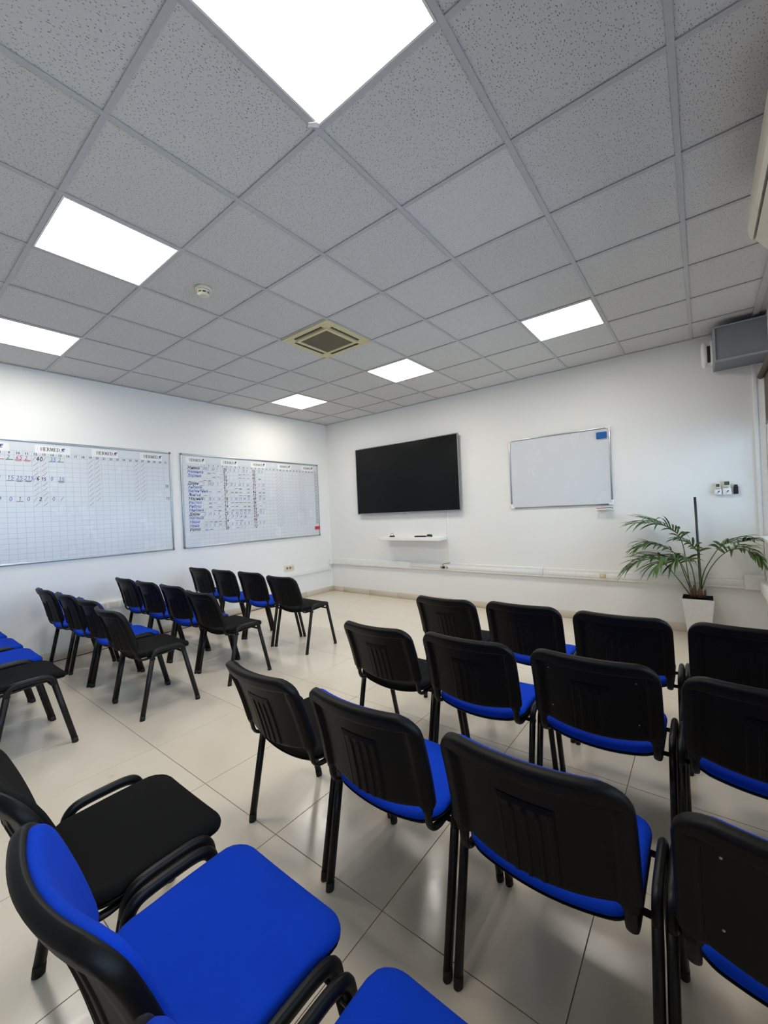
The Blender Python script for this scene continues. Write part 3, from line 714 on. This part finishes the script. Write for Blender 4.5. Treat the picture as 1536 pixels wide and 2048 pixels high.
for d, r in ((2, 8), (9, 4), (10, 4), (1, 12), (9, 17), (10, 17)): write(ink('ink_hatch'), '/', C(d) + .012, RW(r) + .004, .044, .003, X)
for r in range(1, 18): write(ink('ink_black'), random.choice(['15', '20', '25', '30', '10', '35']), C(31) + .01, RW(r) + .008, .036, .0045, X)
for k in sorted(INK): tag(INK[k].build('handwriting', k, o2), kind='stuff')
for u in (-2.713, -2.213, -1.721, -1.221, -.725): sticker(o2, u, 2.203, .27, .082, .165, 2)
tag(MB().bbox(XL + .013, XL + .03, -.515, -.402, 1.150, 1.204, .006).build('board_magnet', 'magnet_red'), 'red rectangular magnet on the lower corner of a planner board', 'magnet')
# trunking and sockets on the left wall
tl = tag(empty('wall_trunking', (XL, 0, 0)), 'white cable trunking low on the wall between planner board and room corner', 'trunking')
MB().bbox(0, .03, -1.60, -.197, .398, .474, .004).build('trunking_section', 'white_plastic', tl)
MB().bbox(0, .03, -2.40, -1.604, .398, .474, .004).build('trunking_section', 'white_plastic', tl)
ws = tag(empty('double_socket', (XL, -1.11, .55)), 'yellowed double socket on the wall above the low trunking', 'socket')
MB().bbox(0, .01, -.10, .10, -.05, .045, .004).build('plate', 'beige_plastic', ws)
for y in (-.045, .015): MB().disc((.01, y, 0), (1, 0, 0), .022, .001, 18).build('outlet', 'brown_grille', ws)
MB().bbox(.009, .013, .045, .09, -.012, .02, .001).build('data_port', 'yellow_plastic', ws)
t2 = tag(empty('socket_trunking', (XL, 0, 0)), 'short white trunking with sockets on the planner wall behind the blue chairs', 'trunking')
MB().bbox(0, .045, -3.88, -2.95, .437, .522, .004).build('trunking_section', 'white_plastic', t2)
for y in (-3.80, -3.68, -3.56):
    MB().bbox(.044, .054, y - .045, y + .045, .45, .51, .003).build('socket_plate', 'beige_plastic', t2)
MB().bbox(.05, .085, -3.525, -3.49, .455, .505, .004).build('plug', 'back_black', t2)

fc = tag(MB().tube(bez([(-3.520, -4.75, .0045), (-3.522, -4.24, .0045), (-3.524, -4.1, .0045), (-3.536, -3.69, .0045), (-3.556, -3.1, .0045), (-3.566, -2.4, .0045), (-3.568, -1.55, .0045)], 5), .0042, n=8).build('floor_cable', 'rubber'), 'thin black cable lying on the floor along the planner wall skirting', 'cable')
# ---------------------------------------------------------------- chairs
def axis(Hh, breaks, n):
    """sample positions -Hh..Hh, dense at the ends, including given breakpoints"""
    a = [-Hh * math.cos(math.pi * k / n) for k in range(n + 1)]
    for b in breaks: a += [b]
    a = sorted(set(round(q, 5) for q in a)); out = [a[0]]
    for q in a[1:]:
        if q - out[-1] > .0012: out.append(q)
    out[-1] = Hh; return out
def pad(W, Hh, RT_, surf, tf, tb, xs, ys_, edge, RBt=None):
    """cushion-like slab over a rounded rectangle |x|<=W, |y|<=Hh; surf(x,y)->(point, normal); tf,tb(x,y,d)->offsets"""
    RBt = RT_ if RBt is None else RBt
    def hw(y):
        RR = RT_ if y > 0 else RBt
        k = abs(y) - (Hh - RR)
        return W if k <= 0 else W - RR + math.sqrt(max(0, RR * RR - k * k))
    nx, ny = len(xs), len(ys_); F, B = [], []
    for y in ys_:
        w = hw(y); RR = RT_ if y > 0 else RBt
        for x in xs:
            X_ = x / W * w
            qx, qy = abs(X_) - (W - RR), abs(y) - (Hh - RR)
            d = RR - (math.hypot(max(qx, 0), max(qy, 0)) + min(max(qx, qy), 0))
            d = max(d, 0); e = min(d / edge, 1); k = math.sqrt(max(0, 1 - (1 - e) ** 2))
            P, N = surf(X_, y)
            F.append(P + N * tf(X_, y, d) * k); B.append(P - N * tb(X_, y, d) * k)
    mb = MB(); n = nx * ny; fs = []
    for j in range(ny - 1):
        for i in range(nx - 1):
            a = j * nx + i; fs += [(a, a + 1, a + nx + 1, a + nx), (n + a, n + a + nx, n + a + nx + 1, n + a + 1)]
    mb.add(F + B, fs, True); return mb
def weld(mb, name, mat):
    me = mb.mesh(name, mat); bm = bmesh.new(); bm.from_mesh(me); bmesh.ops.remove_doubles(bm, verts=bm.verts, dist=1e-5)
    bmesh.ops.recalc_face_normals(bm, faces=bm.faces)
    bm.to_mesh(me); bm.free(); me.polygons.foreach_set('use_smooth', [True] * len(me.polygons)); me.update(); return me
sstep = lambda a, b, x: (lambda u: u * u * (3 - 2 * u))(min(1, max(0, (x - a) / (b - a))))
# chair origin: floor level midway between the rear feet, +y is forward
SYC, SHW, SHD = .2045, .220, .187
def seat_surf(x, y):
    f = (y + SHD) / (2 * SHD)                       # 0 rear .. 1 front
    def z(x, y):
        f = (y + SHD) / (2 * SHD)
        zz = .444 - .012 * sstep(.72, 1.0, f) ** 2 + .004 * sstep(.35, 0, f)
        dish = (1 - (x / SHW) ** 2)
        return zz - .030 * dish * sstep(.55, 0, f) - .004 * dish
    e = .002
    dx = (z(x + e, y) - z(x - e, y)) / (2 * e); dy = (z(x, y + e) - z(x, y - e)) / (2 * e)
    yb = y - .014 * (1 - (x / SHW) ** 2) * sstep(.3, 0, f)
    return Vector((x, SYC + yb, z(x, y))), Vector((-dx, -dy, 1)).normalized()
xs = axis(SHW, [], 22); ysq = axis(SHD, [], 22)
seat_mb = pad(SHW, SHD, .065, seat_surf, lambda x, y, d: .022 + .004 * min(1, d / .1), lambda x, y, d: .004, xs, ysq, .018)
shell_mb = pad(SHW - .001, SHD - .001, .065, lambda x, y: (lambda P, N: (P - N * .006, N))(*seat_surf(x, y)), lambda x, y, d: .001, lambda x, y, d: .011, xs, ysq, .012)
BZ0, BZ1, BW = .503, .810, .232
BZC, BHH = (BZ0 + BZ1) / 2, (BZ1 - BZ0) / 2
def back_surf(x, v):
    t = (v + BHH) / (2 * BHH)
    y0 = .012 - .082 * t + .008 * math.sin(math.pi * t)    # tilt with slight lumbar curve
    s = .047
    P = Vector((x, y0 - s * (1 - (x / BW) ** 2), BZC + v - .025 * (1 - (x / BW) ** 2) * (1 - t) ** 2))
    dx = 2 * s * x / BW ** 2; dv = (-.082 + .008 * math.pi * math.cos(math.pi * t)) / (2 * BHH)
    # surface y = f(x,v); forward normal
    return P, Vector((-dx, 1, -dv)).normalized()
bxs = axis(BW, [q * g for q in (-1, 1) for g in (BW - .0435, BW - .0445, BW - .048, BW - .0495)], 24); bys = axis(BHH, [BHH - .0435, BHH - .0445, BHH - .048, BHH - .0495], 22)
cush_mb = pad(BW - .008, BHH - .008, .066, lambda x, v: (lambda P, N: (P + N * .006, N))(*back_surf(x, v - .003)), lambda x, v, d: .017 + .006 * min(1, d / .08), lambda x, v, d: .003, axis(BW - .008, [], 22), axis(BHH - .008, [], 20), .016, .03)
def shell_t(x, v, d):
    dd = min(BW - abs(x), BHH - v)
    return .006 + .016 * sstep(.0490, .0440, dd)
bshell_mb = pad(BW, BHH, .072, back_surf, lambda x, v, d: .007, shell_t, bxs, bys, .008, .018)
# ribbed pad in the middle of the back
rw, rz0, rz1 = .072, -BHH + .012, .045
rb = MB(); nx, ny = 37, 14; vv = []
for j in range(ny):
    v = rz0 + (rz1 - rz0) * j / (ny - 1)
    for i in range(nx):
        x = -rw + 2 * rw * i / (nx - 1)
        P, N = back_surf(x, v)
        edge = min(rw - abs(x), rz1 - v) / .006
        hgt = .0075 + .0035 * min(1, max(0, edge))
        if abs(x) < .056 and v < rz1 - .02: hgt += .0045 * (1 if math.cos(x / .056 * math.pi * 3.5 + math.pi / 2 * 0) > .1 else 0) - .001
        if edge <= 0: hgt = .005
        vv.append(P - N * hgt)
rb.add(vv, [(j * nx + i, (j + 1) * nx + i, (j + 1) * nx + i + 1, j * nx + i + 1) for j in range(ny - 1) for i in range(nx - 1)], False)
ME = dict(seat_blue=weld(seat_mb, 'seat', 'fabric_blue'), seat_black=weld(seat_mb, 'seat', 'fabric_black'), shell=weld(shell_mb, 'seat_shell', 'black_plastic'),
          back_blue=weld(cush_mb, 'back', 'fabric_blue'), back_black=weld(cush_mb, 'back', 'fabric_black'), bshell=weld(bshell_mb, 'back_shell', 'black_plastic'), rib=rb.mesh('rib', 'black_plastic'))
LX = .2492
def leg_me(p0, p1, fwdleg):
    return MB().tube([p0, p1], [.0126, .0128], [.0170, .0170], 14, side=(1, 0, 0)).mesh('leg', 'black_tube')
FB, FT = (0, .405, .012), (0, .312, .405)
RB, RT = (0, 0, .012), (0, .082, .405)
ME['fleg'] = leg_me(FB, FT, 1); ME['rleg'] = leg_me(RB, RT, 0)
ME['rail'] = MB().tube(bez([RT, (0, .0895, .437), (0, .108, .458), (0, .140, .4655), (0, .2, .467), (0, .256, .4655), (0, .288, .457), (0, .305, .437), FT], 5), .0128, .0170, 14, side=(1, 0, 0)).mesh('rail', 'black_tube')
cap = lambda p, q: MB().tube([(p[0], p[1], 0), Vector(p) + (Vector(q) - Vector(p)) * .05], [.0134, .0132], [.0180, .0180], 14, side=(1, 0, 0)).mesh('foot_cap', 'rubber')
ME['fcap'] = cap(FB, FT); ME['rcap'] = cap(RB, RT)
ME['bar'] = MB().tube([(-LX - .0105, 0, 0), (LX + .0105, 0, 0)], .0085, n=10).mesh('cross_bar', 'black_tube')
ME['up'] = MB().tube(bez([(0, -.022, .62), (0, -.009, .54), (0, -.0045, .487), (0, .001, .447), (0, .016, .424), (0, .05, .413), (0, .10, .413), (0, .30, .413)], 5), .0135, .0075, 12, side=(1, 0, 0)).mesh('back_upright', 'black_tube')
ME['slv'] = MB().tube([(0, -.013, .57), (0, -.0075, .522), (0, -.0055, .5), (0, -.0042, .484)], [.0235, .0235, .021, .0175], [.0125, .0125, .0118, .0105], 14, side=(1, 0, 0)).mesh('sleeve', 'black_plastic')
ME['screw'] = MB().disc((0, 0, 0), (0, -1, 0), .0028, .0015, 8).mesh('screw', 'steel')
def chair(kind, x, y, rz, label, group, screws=False, back=0.0, rise=0.0):
    c = tag(empty('stacking_chair', (x, y, 0), R(rz)), label, 'chair', group)
    s = link('seat', ME['seat_' + kind], c); sh_ = link('seat_shell', ME['shell'], c)
    s['label'] = kind + ' fabric seat pad'
    lean = []
    b = link('backrest', ME['back_' + kind], c); b['label'] = kind + ' fabric back pad'
    bs = link('back_shell', ME['bshell'], c); bs['label'] = 'black plastic back cover'
    link('ribbed_panel', ME['rib'], bs); lean += [b, bs]
    if screws:
        for sx in (-1, 1):
            for v in (-.09, .075):
                P, N = back_surf(sx * .155, v); link('screw', ME['screw'], bs, P - N * .0058)
    for sx in (-1, 1):
        for a, k in (('fleg', 'fcap'), ('rleg', 'rcap')):
            l = link('leg', ME[a], c, (sx * LX, 0, 0)); link('foot_cap', ME[k], l)
        link('side_rail', ME['rail'], c, (sx * LX, 0, 0))
        lean += [link('back_upright', ME['up'], c, (sx * .207, 0, 0)), link('upright_sleeve', ME['slv'], c, (sx * .207, 0, 0))]
    if back:                                  # the older chairs have sprung back a little
        th = R(back); pv = Vector((0, .06, .43)); rot = Matrix.Rotation(th, 3, 'X')
        for o in lean:
            o.rotation_euler = (th, 0, 0); o.location = Vector((o.location.x, 0, 0)) + pv - rot @ pv
    for o in (b, bs): o.location.z += rise
    for yy in (.093, .298): link('cross_bar', ME['bar'], c, (0, yy, .4115))
    return c
rown = ['front row', 'second row', 'third row', 'last row']
# block beside the windows: x centre, rear-foot y, turn, kind
WINB = [[(.392, -2.87, 0), (.934, -2.90, 0), (1.461, -2.905, 0), (1.988, -2.885, 0)],
        [(.395, -3.635, 0), (.933, -3.655, 0), (1.460, -3.63, 0), (1.987, -3.645, 0)],
        [(.386, -4.375, -2), (.933, -4.405, 0), (1.466, -4.403, 0), (1.993, -4.40, 0)],
        [(.388, -5.143, 0), (.932, -5.158, 0), (1.475, -5.165, 0)]]
pos = ['black chair at the aisle end of the window-side %s', 'blue-seated chair second from the aisle in the window-side %s',
       'blue-seated chair third from the aisle in the window-side %s', 'blue-seated chair at the window end of the window-side %s']
for r, row in enumerate(WINB):
    for k, (x, y, a) in enumerate(row):
        chair('black' if k == 0 else 'blue', x, y, a, pos[k] % rown[r], 'window-side block of chairs', (r, k) in ((1, 2), (2, 3)), 4.5 if k == 0 else 3.4 if r == 3 else 0, .018 if r == 3 and k else 0)
PLB = [[(-1.612, -2.712, 0), (-2.143, -2.738, 0), (-2.672, -2.755, 0), (-3.202, -2.765, 0)],
       [(-1.604, -3.574, 0), (-2.134, -3.588, 0), (-2.664, -3.598, 0), (-3.194, -3.605, 0)],
       [(-1.597, -4.256, 0), (-2.130, -4.25, 0), (-2.668, -4.265, 0), (-3.212, -4.29, 0)],
       [(-1.684, -5.03, 0), (-2.216, -5.035, 0), (-2.747, -5.045, 0), (-3.278, -5.055, 0)]]
pos2 = ['black chair at the aisle end of the planner-board-side %s', 'blue-seated chair second from the aisle in the planner-board-side %s',
        'blue-seated chair third from the aisle in the planner-board-side %s', 'blue-seated chair at the wall end of the planner-board-side %s']
for r, row in enumerate(PLB):
    for k, (x, y, a) in enumerate(row):
        chair('black' if k == 0 else 'blue', x, y, a, pos2[k] % rown[r], 'planner-board block of chairs', False, 4.5 if k == 0 else 0)

# ---------------------------------------------------------------- potted palm
PX, PY, PT = 1.766, -.272, .405
pp = tag(empty('potted_palm', (PX, PY, 0)), 'potted palm with arching fronds in a tapered square white planter', 'plant')
def frustum(mb, a0, a1, z0, z1, inward=False):
    v = [(-a0, -a0, z0), (a0, -a0, z0), (a0, a0, z0), (-a0, a0, z0), (-a1, -a1, z1), (a1, -a1, z1), (a1, a1, z1), (-a1, a1, z1)]
    f = [(0, 1, 5, 4), (1, 2, 6, 5), (2, 3, 7, 6), (3, 0, 4, 7)]
    mb.add(v, [q[::-1] for q in f] if inward else f); return mb
pt = MB(); frustum(pt, .088, .128, 0, PT)
pt.add([(-.128, -.128, PT), (.128, -.128, PT), (.128, .128, PT), (-.128, .128, PT), (-.122, -.122, PT), (.122, -.122, PT), (.122, .122, PT), (-.122, .122, PT)], [(0, 1, 5, 4), (1, 2, 6, 5), (2, 3, 7, 6), (3, 0, 4, 7)])
pt.add([(-.088, -.088, 0), (.088, -.088, 0), (.088, .088, 0), (-.088, .088, 0)], [(3, 2, 1, 0)])
pt.build('planter', 'white_plastic', pp)
ln_ = MB(); frustum(ln_, .112, .1215, PT - .07, PT - .002, True); ln_.build('liner', 'liner', pp)
so = MB(); n = 9; vv = [(-.112 + .224 * i / n, -.112 + .224 * j / n, PT - .06 + .012 * random.random()) for j in range(n + 1) for i in range(n + 1)]
so.add(vv, [(j * (n + 1) + i, j * (n + 1) + i + 1, (j + 1) * (n + 1) + i + 1, (j + 1) * (n + 1) + i) for j in range(n) for i in range(n)], True); so.build('soil', 'soil', pp)
q0, q1 = at(1389.5, 994, PY), at(1403, 1190, PY); O = Vector((PX, PY, 0))
MB().tube([q1 - O + Vector((0, 0, -.06)), q0 - O], .011, n=12).build('stake', 'stake', pp)
cr_ = lambda x, y, Y: at(1190 + x / 4.44, 1020 + y / 4.44, Y) - O
for k, (bx_, by_, tx, ty, r_) in enumerate([(885, 745, 880, 665, .018), (935, 750, 930, 690, .026), (860, 745, 845, 700, .012), (975, 750, 980, 705, .012)]):
    MB().tube([cr_(bx_, by_ + 25, PY - .02), cr_((bx_ + tx) / 2, (by_ + ty) / 2, PY - .02), cr_(tx, ty, PY - .02)], [r_, r_ * .9, r_ * .3], n=9).build('leaf_sheath', 'sheath', pp)
FR = [  # rachis points (crop pixel x, y, world Y), first leaflet at fraction, leaflet length, pairs
    ([(850, 745, -.27), (815, 500, -.28), (780, 310, -.30), (728, 205, -.32), (640, 150, -.35), (540, 122, -.38), (430, 118, -.41)], .42, .235, 16),
    ([(838, 745, -.27), (740, 615, -.31), (640, 500, -.35), (560, 440, -.38), (470, 425, -.41), (390, 455, -.43), (320, 505, -.45)], .40, .19, 15),
    ([(872, 730, -.27), (815, 580, -.34), (760, 470, -.42), (690, 435, -.49), (620, 440, -.55), (570, 480, -.60)], .40, .215, 13),
    ([(948, 705, -.27), (1010, 545, -.31), (1100, 425, -.35), (1200, 358, -.40), (1310, 350, -.46), (1410, 390, -.52), (1480, 460, -.57)], .42, .20, 16),
    ([(940, 705, -.26), (965, 560, -.27), (1040, 420, -.29), (1120, 320, -.33), (1210, 290, -.38), (1310, 282, -.44), (1400, 262, -.50)], .46, .20, 15),
    ([(938, 705, -.28), (932, 540, -.29), (925, 420, -.31), (890, 340, -.33), (830, 295, -.35), (760, 268, -.37)], .50, .13, 9),
    ([(862, 745, -.27), (790, 560, -.25), (720, 400, -.24), (630, 335, -.25), (550, 310, -.26), (470, 305, -.28), (400, 335, -.30)], .42, .19, 15),
    ([(900, 735, -.27), (880, 600, -.33), (850, 480, -.40), (800, 430, -.46), (740, 430, -.52), (690, 470, -.56)], .48, .17, 11),
]
def leaflet(p, d, L, wd, droop, nrm):
    mb = MB(); n = 6; vs_ = []; P = Vector(p); d = Vector(d).normalized()
    for i in range(n + 1):
        u = i / n; S = d.cross(nrm).normalized(); w = wd * (math.sin(math.pi * min(1, u * .86 + .14)) ** .8) * (1 if i < n else .05)
        Nn = S.cross(d).normalized()
        vs_ += [P - S * w + Nn * w * .35, P, P + S * w + Nn * w * .35]
        P = P + d * L / n; d = (d + Vector((0, 0, -1)) * droop / n).normalized()
    mb.add(vs_, [f for i in range(n) for f in ((3 * i, 3 * i + 1, 3 * i + 4, 3 * i + 3), (3 * i + 1, 3 * i + 2, 3 * i + 5, 3 * i + 4))], True)
    return mb
XLIM = PARX - .02 - PX
for pts, f0, LL, prs in FR:
    path = bez([cr_(*q) for q in pts], 6); n = len(path)
    fr = MB().tube(path, [.0055 * (1 - .75 * i / (n - 1)) for i in range(n)], n=6).build('frond', 'frond_stem', pp)
    for k in range(prs):
        u = f0 + (1 - f0) * k / (prs - 1); i = min(n - 2, int(u * (n - 1))); w = u * (n - 1) - i
        P = path[i].lerp(path[i + 1], min(1, w)); T = (path[min(n - 1, i + 1)] - path[i]).normalized()
        S = T.cross(Vector((0, 0, 1))).normalized(); U = S.cross(T)
        q = (u - f0) / (1 - f0); L = 1.25 * LL * (.75 + .5 * math.sin(math.pi * (q * .8 + .15))) * random.uniform(.85, 1.15)
        for s in (-1, 1):
            if k == prs - 1 and s == 1: dd = T
            else: dd = T * (.45 + .5 * q) + S * s * random.uniform(.75, 1) * (1 - .4 * q) + U * random.uniform(.1, .45)
            wl, dr = random.uniform(.010, .0145), random.uniform(.4, 1.6)
            for _ in range(14):                  # keep clear of the walls
                mb = leaflet(P, dd, L, wl, dr, U)
                if max(a for a, b, c in mb.v) < XLIM and max(b for a, b, c in mb.v) < YF - .03 - PY: break
                L *= .88; dd = dd + Vector((-.08, -.08, -.02))
            mb.build('leaflet', 'leaf', fr)
